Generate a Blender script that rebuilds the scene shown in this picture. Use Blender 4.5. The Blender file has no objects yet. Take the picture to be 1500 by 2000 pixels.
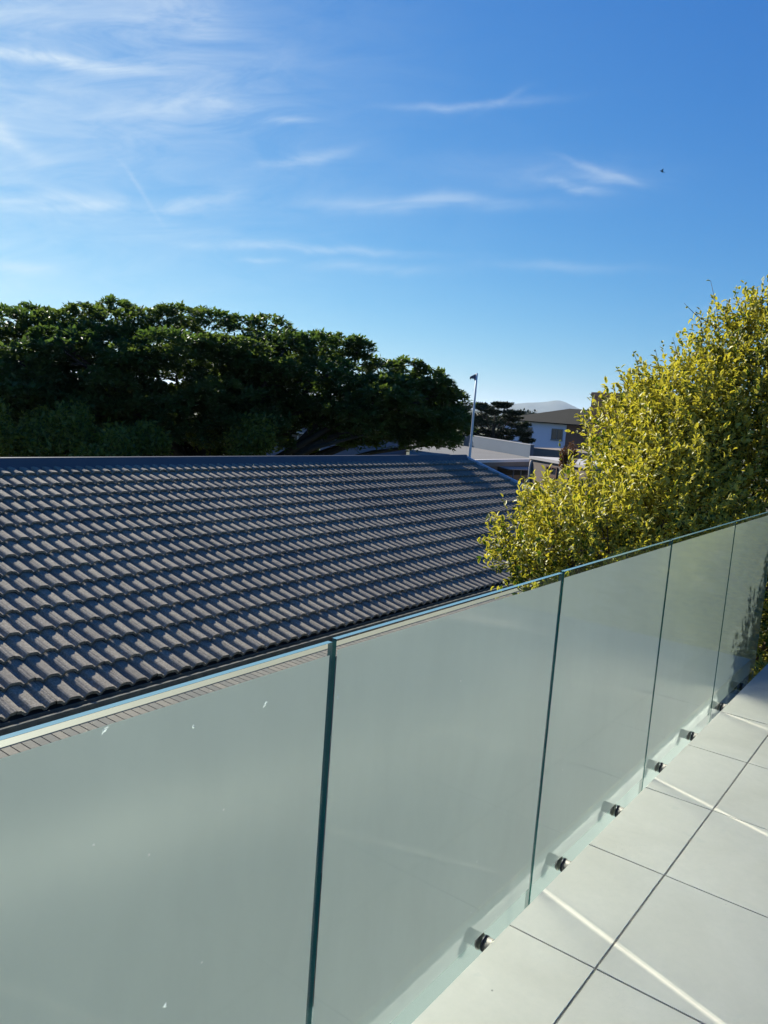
import bpy, math, random
import numpy as np
from mathutils import Vector, Matrix, Quaternion

random.seed(7); RNG = np.random.default_rng(7)
scene = bpy.context.scene
COL = scene.collection
rad = math.radians

# ------------------------------------------------------------------ camera
CAM = np.array([0.9136, 0.0, 1.4937])
YAW, PITCH, ROLL, FPX = -0.6419, -0.132, 0.073, 1522.0
fw = np.array([math.sin(YAW)*math.cos(PITCH), math.cos(YAW)*math.cos(PITCH), math.sin(PITCH)])
rt0 = np.array([math.cos(YAW), -math.sin(YAW), 0.0]); up0 = np.cross(rt0, fw)
RT = math.cos(ROLL)*rt0 + math.sin(ROLL)*up0
UP = -math.sin(ROLL)*rt0 + math.cos(ROLL)*up0
cam_data = bpy.data.cameras.new('camera'); cam = bpy.data.objects.new('camera', cam_data); COL.objects.link(cam)
M = Matrix(((RT[0], UP[0], -fw[0], CAM[0]), (RT[1], UP[1], -fw[1], CAM[1]), (RT[2], UP[2], -fw[2], CAM[2]), (0, 0, 0, 1)))
cam.matrix_world = M
cam_data.sensor_fit = 'HORIZONTAL'; cam_data.sensor_width = 36.0
cam_data.lens = FPX/1500.0*36.0
cam_data.clip_start = 0.05; cam_data.clip_end = 60000
scene.camera = cam

HAZE_DENSITY = 5e-5
# ------------------------------------------------------------------ light
SUN_YAW, SUN_EL = rad(-71.3), rad(26.0)
SUN = Vector((math.sin(SUN_YAW)*math.cos(SUN_EL), math.cos(SUN_YAW)*math.cos(SUN_EL), math.sin(SUN_EL)))
sl = bpy.data.lights.new('sun', 'SUN'); sl.energy = 5.0; sl.angle = rad(0.53); sl.color = (1.0, 0.95, 0.86)
sun = bpy.data.objects.new('sun', sl); COL.objects.link(sun)
sun.rotation_euler = SUN.to_track_quat('Z', 'Y').to_euler()

world = bpy.data.worlds.new('World'); scene.world = world; world.use_nodes = True
WN, WL = world.node_tree.nodes, world.node_tree.links
WN.clear()
wout = WN.new('ShaderNodeOutputWorld'); wbg = WN.new('ShaderNodeBackground')
sky = WN.new('ShaderNodeTexSky'); sky.sky_type = 'NISHITA'; sky.sun_disc = False
sky.sun_elevation = SUN_EL; sky.sun_rotation = SUN_YAW
sky.altitude = 60; sky.air_density = 1.0; sky.dust_density = 0.1; sky.ozone_density = 3.0
wbg.inputs['Strength'].default_value = 0.05
WL.new(wbg.outputs[0], wout.inputs[0])

scene.view_settings.view_transform = 'Standard'; scene.view_settings.look = 'None'
scene.view_settings.exposure = 1.05; scene.view_settings.gamma = 1.0
scene.view_settings.use_curve_mapping = False
scene.render.engine = 'CYCLES'
scene.cycles.use_denoising = True
scene.cycles.max_bounces = 8; scene.cycles.transparent_max_bounces = 24
scene.cycles.diffuse_bounces = 4; scene.cycles.transmission_bounces = 8
scene.cycles.sample_clamp_indirect = 6.0

def direction(px, py):
    d = fw + RT*(px-750)/FPX - UP*(py-1000)/FPX
    return d
def spot(px, py, dist):
    """world point seen along a bearing of the photograph at a horizontal distance in metres"""
    d = direction(px, py); return CAM + d*(dist/math.hypot(d[0], d[1]))
def spot_z(px, py, z):
    d = direction(px, py); return CAM + d*((z-CAM[2])/d[2])

# ---- sky: Nishita plus high cirrus wisps and a painted sun glare
def wmath(op, a, b=None, c=None):
    n = WN.new('ShaderNodeMath'); n.operation = op
    for i, v in enumerate((a, b, c)):
        if v is None: continue
        if isinstance(v, (int, float)): n.inputs[i].default_value = v
        else: WL.new(v, n.inputs[i])
    return n.outputs[0]
def wdot(vec, axis):
    n = WN.new('ShaderNodeVectorMath'); n.operation = 'DOT_PRODUCT'; WL.new(vec, n.inputs[0]); n.inputs[1].default_value = tuple(axis); return n.outputs['Value']
tc = WN.new('ShaderNodeTexCoord'); DIR = tc.outputs['Generated']
# px, py, half length px, half width px, tilt deg (image, + = falls to the right), amount
WISPS_GLARE = [(50, 108, 130, 9, 6, .8), (20, 40, 120, 18, 8, .20), (190, 130, 190, 120, 10, .04), (350, 20, 40, 80, 80, .26), (370, 160, 150, 40, -8, .10),
         (10, 265, 45, 16, 35, .5), (230, 408, 110, 8, -3, .38), (60, 395, 140, 10, 0, .26), (275, 375, 34, 5, 52, .35), (390, 385, 75, 9, -5, .28), (400, 215, 120, 26, -6, .22),
         (560, 235, 34, 6, -3, .25), (590, 310, 60, 9, -10, .36), (600, 480, 150, 8, 3, .40), (510, 506, 30, 5, 4, .28), (730, 520, 90, 12, 3, .22),
         (830, 395, 160, 12, 1, .26), (915, 200, 95, 7, -4, .30), (985, 188, 28, 6, -28, .22), (1125, 362, 42, 8, 12, .42), (1160, 325, 40, 6, 22, .26), (1195, 348, 36, 9, 10, .32), (1070, 335, 140, 22, 2, .14),
         (1090, 522, 100, 9, 2, .16), (15, 520, 45, 8, 5, .32), (420, 270, 330, 200, 15, .05), (-90, 100, 330, 360, 0, .36), (1440, 582, 50, 8, -15, .2)]  # broad patch off the upper left is sun glare painted into the sky
total = None
# noise stretched along the streaks
cA = fw + RT*(400-750)/FPX - UP*(250-1000)/FPX; cA /= np.linalg.norm(cA)
sx = RT - cA*np.dot(RT, cA); sx /= np.linalg.norm(sx); sy = np.cross(cA, sx)
comb = WN.new('ShaderNodeCombineXYZ')
WL.new(wmath('MULTIPLY', wdot(DIR, sx), 6.0), comb.inputs[0]); WL.new(wmath('MULTIPLY', wdot(DIR, sy), 21.0), comb.inputs[1]); WL.new(wmath('MULTIPLY', wdot(DIR, cA), 5.0), comb.inputs[2])
nz = WN.new('ShaderNodeTexNoise'); nz.inputs['Scale'].default_value = 1.3; nz.inputs['Detail'].default_value = 9; nz.inputs['Roughness'].default_value = .62; nz.inputs['Distortion'].default_value = .7
WL.new(comb.outputs[0], nz.inputs['Vector'])
streak = WN.new('ShaderNodeMapRange'); streak.inputs[1].default_value = .36; streak.inputs[2].default_value = .68; WL.new(nz.outputs[0], streak.inputs[0])
nb = WN.new('ShaderNodeTexNoise'); nb.inputs['Scale'].default_value = 9; nb.inputs['Detail'].default_value = 5
WL.new(DIR, nb.inputs['Vector'])
bend = wmath('MULTIPLY', wmath('SUBTRACT', nb.outputs[0], .5), .030)
for (px, py, hl, hw, tilt, amt) in WISPS_GLARE:
    c = direction(px, py); c = c/np.linalg.norm(c)
    t = RT*math.cos(rad(tilt)) - UP*math.sin(rad(tilt)); t = t - c*np.dot(t, c); t /= np.linalg.norm(t)
    s = np.cross(c, t)
    a = wmath('MULTIPLY', wmath('SUBTRACT', wdot(DIR, t), float(np.dot(c, t))), FPX*.8/hl)
    b = wmath('MULTIPLY', wmath('ADD', wdot(DIR, s), wmath('SUBTRACT', bend, float(np.dot(c, s)))), FPX*(1.05 if hw < 20 else .8)/hw)
    r2 = wmath('ADD', wmath('MULTIPLY', a, a), wmath('MULTIPLY', b, b))
    g = wmath('MULTIPLY', wmath('EXPONENT', wmath('MULTIPLY', r2, -1.0)), amt)
    g = wmath('MULTIPLY', g, wmath('GREATER_THAN', wdot(DIR, c), 0.3))
    total = g if total is None else wmath('ADD', total, g)
cloud_glare = wmath('MINIMUM', wmath('MULTIPLY', total, wmath('MULTIPLY_ADD', streak.outputs[0], .85, .30)), .9)
tint = WN.new('ShaderNodeMix'); tint.data_type = 'RGBA'; tint.blend_type = 'MULTIPLY'; tint.inputs[0].default_value = 1.0
WL.new(sky.outputs[0], tint.inputs[6]); tint.inputs[7].default_value = (.58, .88, 1.13, 1)
sep = WN.new('ShaderNodeSeparateColor'); WL.new(tint.outputs[2], sep.inputs[0]); cmb = WN.new('ShaderNodeCombineColor')
for k_, (n0, v0, ex) in enumerate(((.109, .052, 1.4), (.258, .223, .93), (.55, .60, .5))):
    q_ = wmath('POWER', wmath('MULTIPLY', sep.outputs[k_], .1035/n0), ex)
    WL.new(wmath('MULTIPLY', q_, v0/.1035), cmb.inputs[k_])
mixc = WN.new('ShaderNodeMix'); mixc.data_type = 'RGBA'
WL.new(cloud_glare, mixc.inputs[0]); WL.new(cmb.outputs[0], mixc.inputs[6]); mixc.inputs[7].default_value = (7.6, 8.6, 9.2, 1)
WL.new(mixc.outputs[2], wbg.inputs['Color'])

# ------------------------------------------------------------------ helpers
def tag(o, label=None, cat=None, group=None, kind=None):
    if label: o['label'] = label
    if cat: o['category'] = cat
    if group: o['group'] = group
    if kind: o['kind'] = kind
    return o
def empty(name, loc=(0, 0, 0)):
    o = bpy.data.objects.new(name, None); o.location = tuple(float(v) for v in loc); o.empty_display_size = .2; COL.objects.link(o); return o
def mesh_np(name, V, F, mats, parent=None, midx=None, smooth=False, attrs=None):
    """V (n,3), F list of tuples or (m,k) array; attrs: name -> per vertex float"""
    me = bpy.data.meshes.new(name)
    V = np.asarray(V, float)
    if isinstance(F, np.ndarray):
        k = F.shape[1]; me.vertices.add(len(V)); me.vertices.foreach_set('co', V.ravel())
        me.loops.add(F.size); me.loops.foreach_set('vertex_index', F.ravel().astype(np.int32))
        me.polygons.add(len(F)); me.polygons.foreach_set('loop_start', np.arange(0, F.size, k, dtype=np.int32))
        me.update(calc_edges=True)
    else:
        me.from_pydata([tuple(v) for v in V], [], [tuple(f) for f in F])
    if not isinstance(mats, (list, tuple)): mats = [mats]
    for m in mats: me.materials.append(m)
    if midx is not None: me.polygons.foreach_set('material_index', np.asarray(midx, np.int32))
    if smooth: me.polygons.foreach_set('use_smooth', np.ones(len(me.polygons), bool))
    if attrs:
        for an, av in attrs.items():
            at = me.attributes.new(an, 'FLOAT', 'POINT'); at.data.foreach_set('value', np.asarray(av, np.float32))
    me.update()
    o = bpy.data.objects.new(name, me); COL.objects.link(o)
    if parent: o.parent = parent
    return o
def link_copy(src, name, loc=(0, 0, 0), parent=None, rot=None):
    o = src.copy(); o.name = name; o.parent = parent; o.location = loc
    if rot is not None: o.rotation_euler = rot
    COL.objects.link(o); return o
class MB:
    def __init__(s): s.v = []; s.f = []; s.m = []
    def add(s, V, F, m=0):
        k = len(s.v); s.v += [tuple(float(x) for x in p) for p in V]; s.f += [tuple(i+k for i in f) for f in F]; s.m += [m]*len(F); return s
    def box(s, a, b, m=0):
        (x0, y0, z0), (x1, y1, z1) = a, b
        V = [(x0,y0,z0),(x1,y0,z0),(x1,y1,z0),(x0,y1,z0),(x0,y0,z1),(x1,y0,z1),(x1,y1,z1),(x0,y1,z1)]
        return s.add(V, [(0,3,2,1),(4,5,6,7),(0,1,5,4),(1,2,6,5),(2,3,7,6),(3,0,4,7)], m)
    def bevbox(s, a, b, r, m=0):
        """box with chamfered top edges"""
        (x0, y0, z0), (x1, y1, z1) = a, b
        V = [(x0,y0,z0),(x1,y0,z0),(x1,y1,z0),(x0,y1,z0),(x0,y0,z1-r),(x1,y0,z1-r),(x1,y1,z1-r),(x0,y1,z1-r),
             (x0+r,y0+r,z1),(x1-r,y0+r,z1),(x1-r,y1-r,z1),(x0+r,y1-r,z1)]
        return s.add(V, [(0,3,2,1),(8,9,10,11),(0,1,5,4),(1,2,6,5),(2,3,7,6),(3,0,4,7),(4,5,9,8),(5,6,10,9),(6,7,11,10),(7,4,8,11)], m)
    def prism(s, poly, z0, z1, m=0):
        n = len(poly); V = [(p[0], p[1], z0) for p in poly]+[(p[0], p[1], z1) for p in poly]
        F = [tuple(range(n-1, -1, -1)), tuple(range(n, 2*n))]+[(i, (i+1) % n, n+(i+1) % n, n+i) for i in range(n)]
        return s.add(V, F, m)
    def tube(s, pts, radii, seg=8, m=0, cap=True):
        pts = [Vector(tuple(float(x) for x in p)) for p in pts]; rings = []
        for i, p in enumerate(pts):
            d = (pts[min(i+1, len(pts)-1)]-pts[max(i-1, 0)]).normalized()
            a = d.orthogonal().normalized() if i == 0 else (prev - d*prev.dot(d)).normalized()
            prev = a; b = d.cross(a); r = radii[i] if hasattr(radii, '__len__') else radii
            rings.append([tuple(p+(a*math.cos(2*math.pi*j/seg)+b*math.sin(2*math.pi*j/seg))*r) for j in range(seg)])
        V = [v for r in rings for v in r]; F = []
        for i in range(len(pts)-1):
            for j in range(seg): F.append((i*seg+j, i*seg+(j+1) % seg, (i+1)*seg+(j+1) % seg, (i+1)*seg+j))
        if cap: F.append(tuple(range(seg-1, -1, -1))); F.append(tuple((len(pts)-1)*seg+j for j in range(seg)))
        return s.add(V, F, m)
    def build(s, name, mats, parent=None, smooth=False):
        return mesh_np(name, s.v, s.f, mats, parent, s.m, smooth)

# ---- materials
def lin(h):
    h = h.lstrip('#'); c = [int(h[i:i+2], 16)/255 for i in (0, 2, 4)]
    return tuple(((v/12.92) if v <= .04045 else ((v+.055)/1.055)**2.4) for v in c)+(1,)
class Mat:
    def __init__(s, name):
        s.m = bpy.data.materials.new(name); s.m.use_nodes = True; s.n = s.m.node_tree.nodes; s.l = s.m.node_tree.links
        s.n.clear(); s.out = s.n.new('ShaderNodeOutputMaterial')
    def node(s, t, **kw):
        n = s.n.new(t)
        for k, v in kw.items():
            if k in n.inputs:
                if hasattr(v, 'links'): s.l.new(v, n.inputs[k])
                else: n.inputs[k].default_value = v
            else: setattr(n, k, v)
        return n
    def coords(s, kind='Object'): return s.node('ShaderNodeTexCoord').outputs[kind]
    def pos(s): return s.node('ShaderNodeNewGeometry').outputs['Position']
    def noise(s, vec, scale, detail=4, rough=.55, dist=0):
        n = s.node('ShaderNodeTexNoise'); n.inputs['Scale'].default_value = scale; n.inputs['Detail'].default_value = detail
        n.inputs['Roughness'].default_value = rough; n.inputs['Distortion'].default_value = dist; s.l.new(vec, n.inputs['Vector']); return n.outputs[0]
    def ramp(s, fac, stops):
        r = s.node('ShaderNodeValToRGB'); s.l.new(fac, r.inputs[0]); e = r.color_ramp.elements
        while len(e) < len(stops): e.new(.5)
        for i, (p, c) in enumerate(stops): e[i].position = p; e[i].color = c
        return r.outputs[0]
    def mix(s, fac, a, b, blend='MIX'):
        n = s.node('ShaderNodeMix'); n.data_type = 'RGBA'; n.blend_type = blend
        for sock, v in ((n.inputs[0], fac), (n.inputs[6], a), (n.inputs[7], b)):
            if hasattr(v, 'links'): s.l.new(v, sock)
            else: sock.default_value = v
        return n.outputs[2]
    def math(s, op, a, b=None, clamp=False):
        n = s.node('ShaderNodeMath'); n.operation = op; n.use_clamp = clamp
        for i, v in enumerate((a, b)):
            if v is None: continue
            if hasattr(v, 'links'): s.l.new(v, n.inputs[i])
            else: n.inputs[i].default_value = v
        return n.outputs[0]
    def bump(s, h, strength, dist):
        b = s.node('ShaderNodeBump'); s.l.new(h, b.inputs['Height']); b.inputs['Strength'].default_value = strength; b.inputs['Distance'].default_value = dist; return b.outputs[0]
    def pbr(s, color, rough=.7, normal=None, metal=0, spec=.5):
        p = s.node('ShaderNodeBsdfPrincipled')
        for k, v in (('Base Color', color), ('Roughness', rough)):
            if hasattr(v, 'links'): s.l.new(v, p.inputs[k])
            else: p.inputs[k].default_value = v
        p.inputs['Metallic'].default_value = metal; p.inputs['Specular IOR Level'].default_value = spec
        if normal is not None: s.l.new(normal, p.inputs['Normal'])
        return p.outputs[0]
    def finish(s, sh): s.l.new(sh, s.out.inputs[0]); return s.m
    def attr(s, name): return s.node('ShaderNodeAttribute', attribute_name=name).outputs['Fac']
def g4(v, t=(1, 1, 1)): return (v*t[0], v*t[1], v*t[2], 1)

def simple(name, c, rough=.75, var=.15, scale=3, bump=.3, bdist=.004, metal=0, spec=.12, space='pos'):
    m = Mat(name); p = m.pos() if space == 'pos' else m.coords()
    n1 = m.noise(p, scale, 6, .6); n2 = m.noise(p, scale*14, 5, .6)
    dark = tuple(v*(1-var*1.6) for v in c[:3])+(1,); lite = tuple(min(1, v*(1+var)) for v in c[:3])+(1,)
    col = m.mix(m.math('MULTIPLY_ADD', n2, .4), m.ramp(n1, [(.3, dark), (.7, lite)]), c)
    return m.finish(m.pbr(col, rough, m.bump(n2, bump, bdist), metal, spec))

def mat_floor_tile():
    m = Mat('porcelain_tile'); p = m.pos()
    oi = m.node('ShaderNodeObjectInfo').outputs['Random']
    n1 = m.noise(p, 2.2, 7, .6, .6); n2 = m.noise(p, 38, 6, .7); n3 = m.noise(p, 9, 5, .65, .8)
    base = m.ramp(n1, [(.3, (.49, .425, .34, 1)), (.7, (.64, .56, .46, 1))])
    base = m.mix(m.math('MULTIPLY', n2, .45), base, (.38, .36, .30, 1))
    base = m.mix(m.math('MULTIPLY', oi, .30), base, (.36, .335, .295, 1))
    grime = m.ramp(n3, [(.62, (0, 0, 0, 1)), (.78, (1, 1, 1, 1))])
    base = m.mix(m.math('MULTIPLY', grime, .38), base, (.36, .355, .32, 1))
    # small specks of dirt
    v = m.node('ShaderNodeTexVoronoi'); v.inputs['Scale'].default_value = 9; m.l.new(p, v.inputs['Vector'])
    warp = m.noise(p, 70, 3, .6)
    d = m.math('ADD', v.outputs['Distance'], m.math('MULTIPLY', warp, .05))
    spk = m.ramp(d, [(.045, (1, 1, 1, 1)), (.065, (0, 0, 0, 1))])
    rnd = m.ramp(m.noise(p, 1.7, 2), [(.52, (0, 0, 0, 1)), (.56, (1, 1, 1, 1))])
    base = m.mix(m.math('MULTIPLY', m.math('MULTIPLY', spk, rnd), .75), base, (.10, .085, .07, 1))
    # hairline scuffs
    sc = m.noise(p, 14, 3, .5, 3.5); hair = m.ramp(m.math('ABSOLUTE', m.math('SUBTRACT', sc, .5)), [(0, (1, 1, 1, 1)), (.006, (0, 0, 0, 1))])
    gate = m.ramp(m.noise(p, 2.9, 2), [(.60, (0, 0, 0, 1)), (.68, (1, 1, 1, 1))])
    base = m.mix(m.math('MULTIPLY', m.math('MULTIPLY', hair, gate), .35), base, (.2, .19, .17, 1))
    return m.finish(m.pbr(base, m.math('MULTIPLY_ADD', n3, .2, .0) if False else m.ramp(n3, [(.3, g4(.42)), (.8, g4(.6))]), m.bump(n2, .12, .001), 0, .4))
MAT_TILE = mat_floor_tile()
MAT_GROUT = simple('dirty_grout', (.17, .15, .125, 1), .95, .5, 12, .6, .004)
MAT_SLAB = simple('painted_slab', (.55, .55, .52, 1), .85, .12, 2)

def mat_roof():
    m = Mat('weathered_concrete_tile'); p = m.pos()
    n1 = m.noise(p, 1.1, 5, .6); n2 = m.noise(p, 60, 6, .75); n3 = m.noise(p, 17, 5, .65)
    oi = m.node('ShaderNodeObjectInfo').outputs['Random']
    pr = m.node('ShaderNodeAttribute', attribute_name='rnd').outputs['Fac']
    base = m.ramp(n2, [(.34, (.125, .110, .080, 1)), (.52, (.315, .285, .215, 1)), (.70, (.57, .525, .415, 1))])
    base = m.mix(m.math('MULTIPLY', n1, .5), base, (.26, .215, .175, 1))
    base = m.mix(m.math('MULTIPLY', m.math('ADD', oi, pr), .42), base, (.15, .14, .125, 1))
    n4 = m.noise(p, .55, 4, .7, 1.0); stain = m.ramp(n4, [(.52, (0, 0, 0, 1)), (.66, (1, 1, 1, 1))]); base = m.mix(m.math('MULTIPLY', stain, .35), base, (.13, .125, .10, 1))
    lv = m.node('ShaderNodeTexVoronoi'); lv.inputs['Scale'].default_value = 7; m.l.new(p, lv.inputs['Vector']); lich = m.ramp(m.math('ADD', lv.outputs['Distance'], m.math('MULTIPLY', n2, .12)), [(.12, (1, 1, 1, 1)), (.17, (0, 0, 0, 1))])
    base = m.mix(m.math('MULTIPLY', lich, .45), base, (.50, .49, .40, 1))
    moss = m.ramp(n3, [(.55, (0, 0, 0, 1)), (.75, (1, 1, 1, 1))])
    base = m.mix(m.math('MULTIPLY', moss, .5), base, (.12, .115, .075, 1))
    return m.finish(m.pbr(base, .92, m.bump(m.math('ADD', n2, n3), .7, .004), 0, .08))
MAT_ROOF = mat_roof()
MAT_CAP = simple('grey_ridge_capping', (.09, .10, .11, 1), .6, .18, 1.5, .25, .003)
MAT_BARGE = simple('pale_painted_board', (.52, .55, .60, 1), .5, .1, 2, .1, .002)
MAT_GUTTER_IN = simple('mossy_gutter', (.17, .17, .135, 1), .95, .55, 9, .9, .01)
MAT_GUTTER = simple('cream_gutter_paint', (.30, .285, .20, 1), .6, .10, 4, .15, .002)
def mat_brick(name, c1, c2):
    m = Mat(name); p = m.pos(); oi = m.node('ShaderNodeObjectInfo').outputs['Random']
    n = m.noise(p, 45, 6, .7); base = m.mix(oi, c1, c2); base = m.mix(m.math('MULTIPLY', n, .8), base, tuple(v*.45 for v in c1[:3])+(1,))
    return m.finish(m.pbr(base, .9, m.bump(n, .6, .004), 0, .2))
MAT_BRICK = mat_brick('sandy_brick', (.30, .25, .20, 1), (.17, .16, .145, 1))
MAT_MORTAR = simple('grey_mortar', (.22, .20, .18, 1), .95, .2, 20)

def mat_glass(name, tintc, spec_boost=1.0):
    m = Mat(name)
    tr = m.node('ShaderNodeBsdfTransparent'); tr.inputs[0].default_value = tintc
    gl = m.node('ShaderNodeBsdfGlossy'); gl.inputs['Roughness'].default_value = .07; gl.inputs[0].default_value = (1, 1, 1, 1)
    ge = m.node('ShaderNodeNewGeometry'); vd = m.node('ShaderNodeVectorMath'); vd.operation = 'DOT_PRODUCT'; m.l.new(ge.outputs['Incoming'], vd.inputs[0]); m.l.new(ge.outputs['Normal'], vd.inputs[1])
    f5 = m.math('POWER', m.math('SUBTRACT', 1.0, m.math('ABSOLUTE', vd.outputs['Value'])), 5.0)
    sch = m.math('MULTIPLY', m.math('ADD', m.math('MULTIPLY', f5, .96), .04), m.math('SUBTRACT', 1.0, ge.outputs['Backfacing']))
    mx = m.node('ShaderNodeMixShader'); m.l.new(m.math('MULTIPLY', sch, spec_boost, clamp=True), mx.inputs[0]); m.l.new(tr.outputs[0], mx.inputs[1]); m.l.new(gl.outputs[0], mx.inputs[2])
    return m.finish(mx.outputs[0])
MAT_GLASS = mat_glass('clear_toughened_glass', (.93, .975, .955, 1), 1.15)
def mat_edge(name, c, trans):
    m = Mat(name)
    d = m.pbr(c, .12, None, 0, .6)
    tr = m.node('ShaderNodeBsdfTransparent'); tr.inputs[0].default_value = tuple(min(1, v*2.2) for v in c[:3])+(1,)
    mx = m.node('ShaderNodeMixShader'); mx.inputs[0].default_value = trans; m.l.new(d, mx.inputs[1]); m.l.new(tr.outputs[0], mx.inputs[2])
    return m.finish(mx.outputs[0])
MAT_EDGE = mat_edge('green_glass_edge', (.035, .15, .13, 1), .15)
MAT_TOPEDGE = mat_edge('glass_top_sky_sheen', (.22, .42, .46, 1), .25)  # paler and bluer than the sides: sky reflection put into the colour
def mat_frost():
    m = Mat('frosted_film'); p = m.pos()
    mp = m.node('ShaderNodeMapping'); mp.inputs['Scale'].default_value = (1, 1, .35); m.l.new(p, mp.inputs[0])
    n = m.noise(mp.outputs[0], 2.6, 5, .6, .4); nf = m.noise(p, 40, 3); n3 = m.noise(mp.outputs[0], 24, 4, .6)
    sm = m.ramp(m.math('ADD', m.math('MULTIPLY', n, .8), m.math('MULTIPLY', n3, .2)), [(.35, g4(.95)), (.65, g4(1.03))])
    rf = m.node('ShaderNodeBsdfRefraction'); rf.distribution = 'BECKMANN'; rf.inputs['IOR'].default_value = 1.33; rf.inputs['Roughness'].default_value = .37; m.l.new(m.mix(1.0, (.77, .81, .785, 1), sm, 'MULTIPLY'), rf.inputs[0])
    tl = m.node('ShaderNodeBsdfTranslucent'); m.l.new(m.mix(1.0, (.47, .54, .51, 1), sm, 'MULTIPLY'), tl.inputs[0])
    df = m.node('ShaderNodeBsdfDiffuse'); df.inputs[0].default_value = (.36, .43, .41, 1)
    m1 = m.node('ShaderNodeMixShader'); m1.inputs[0].default_value = .22; m.l.new(rf.outputs[0], m1.inputs[1]); m.l.new(tl.outputs[0], m1.inputs[2])
    m2 = m.node('ShaderNodeMixShader'); m2.inputs[0].default_value = .15; m.l.new(m1.outputs[0], m2.inputs[1]); m.l.new(df.outputs[0], m2.inputs[2])
    v = m.node('ShaderNodeTexVoronoi'); v.inputs['Scale'].default_value = 6.5; m.l.new(p, v.inputs['Vector'])
    spot_ = m.ramp(m.math('ADD', v.outputs['Distance'], m.math('MULTIPLY', nf, .035)), [(.034, (1, 1, 1, 1)), (.05, (0, 0, 0, 1))])
    dirt = m.node('ShaderNodeBsdfDiffuse'); dirt.inputs[0].default_value = (.85, .87, .85, 1)
    m3 = m.node('ShaderNodeMixShader'); m.l.new(m.math('MULTIPLY', spot_, .6), m3.inputs[0]); m.l.new(m2.outputs[0], m3.inputs[1]); m.l.new(dirt.outputs[0], m3.inputs[2])
    return m.finish(m3.outputs[0])
MAT_FROST = mat_frost()
MAT_STEEL = simple('brushed_steel', (.17, .155, .14, 1), .6, .2, 30, .2, .001, metal=.6)
MAT_RUBBER = simple('black_rubber', (.012, .013, .02, 1), .35, .2, 10)

def mat_leaf(name, green, yellow, gamt, trans, rough=.4, spec=.5, tcol=None):
    m = Mat(name); e = m.attr('edge'); r = m.attr('rnd')
    edge = m.ramp(m.math('ADD', e, m.math('MULTIPLY', m.math('SUBTRACT', r, .5), gamt)), [(.30, (0, 0, 0, 1)), (.62, (1, 1, 1, 1))])
    col = m.mix(edge, green, yellow)
    col = m.mix(m.math('MULTIPLY', r, .35), col, tuple(v*.6 for v in green[:3])+(1,))
    bs = m.pbr(col, rough, None, 0, spec)
    tl = m.node('ShaderNodeBsdfTranslucent'); m.l.new(m.mix(1.0, col, tcol or (1.5, 1.35, .6, 1), 'MULTIPLY'), tl.inputs[0])
    mx = m.node('ShaderNodeMixShader'); mx.inputs[0].default_value = trans; m.l.new(bs, mx.inputs[1]); m.l.new(tl.outputs[0], mx.inputs[2])
    return m.finish(mx.outputs[0])
MAT_BUSH = mat_leaf('variegated_leaf', (.048, .092, .012, 1), (.61, .555, .10, 1), 1.3, .38, .52, .4, tcol=(1.28, 1.22, .5, 1))
MAT_TREE = mat_leaf('dark_fig_leaf', (.052, .105, .036, 1), (.095, .15, .045, 1), .9, .42, .55, .25)
MAT_SHRUB = mat_leaf('hedge_leaf', (.07, .12, .025, 1), (.24, .28, .05, 1), 1.0, .5, .5)
MAT_CONIFER = mat_leaf('conifer_needles', (.022, .038, .018, 1), (.035, .055, .025, 1), .8, .1, .6, .3)
MAT_BARK = simple('grey_bark', (.07, .06, .05, 1), .9, .35, 8, .8, .02)
MAT_TWIG = simple('brown_twig', (.12, .09, .06, 1), .85, .3, 20)

# ================================================================== SETTING
GZ = -3.6
def mat_ground():
    m = Mat('suburban_ground'); p = m.pos()
    n1 = m.noise(p, .01, 6, .6); n2 = m.noise(p, .12, 6, .6); n3 = m.noise(p, 2.0, 5)
    c = m.ramp(n1, [(.35, (.05, .065, .03, 1)), (.5, (.075, .085, .04, 1)), (.65, (.13, .12, .07, 1))])
    c = m.mix(m.math('MULTIPLY', n2, .5), c, (.06, .07, .035, 1)); c = m.mix(m.math('MULTIPLY', n3, .3), c, (.12, .11, .09, 1))
    return m.finish(m.pbr(c, .95, m.bump(n3, .5, .05), 0, .2))
def ground():
    rs = [0, 6, 15, 40, 100, 300, 900, 2500, 6000, 14000]; V = [(0, 0, GZ)]; F = []; n = 48
    for r in rs[1:]:
        for j in range(n): V.append((r*math.cos(2*math.pi*j/n), r*math.sin(2*math.pi*j/n), GZ))
    for j in range(n): F.append((0, 1+j, 1+(j+1) % n))
    for i in range(len(rs)-2):
        for j in range(n): a = 1+i*n+j; b = 1+i*n+(j+1) % n; F.append((a, a+n, b+n, b))
    tag(mesh_np('ground', V, F, mat_ground()), kind='structure')
ground()

# ---- hills and the mountain on the horizon
def ridge_mesh(name, prof, dist, depth, mat, kind='structure'):
    """prof: (px, height above eye level in m) silhouettes of a range at a distance"""
    V = []; F = []; n = 60
    xs = np.linspace(prof[0][0], prof[-1][0], n); hs = np.interp(xs, [p[0] for p in prof], [p[1] for p in prof])
    rr = random.Random(3)
    for k, (dd, hf) in enumerate(((-1.0, 0), (-.6, .35), (-.25, .75), (0, 1), (.5, .6), (1.0, 0))):
        for i in range(n):
            p = spot(xs[i], 800, dist+dd*depth)
            jit = (rr.random()-.5)*.06*abs(hs[i]) if 0 < hf < 1 else 0
            z = GZ + (hs[i]+CAM[2]-GZ)*hf + jit
            V.append((p[0], p[1], z-(0.5 if hf == 0 else 0)))
    for k in range(5):
        for i in range(n-1): a = k*n+i; F.append((a, a+1, a+n+1, a+n))
    o = mesh_np(name, V, F, mat, smooth=True); tag(o, kind=kind); return o
MAT_HILL = simple('far_hill', (.10, .11, .085, 1), .95, .3, .004, .1, .5)
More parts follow.
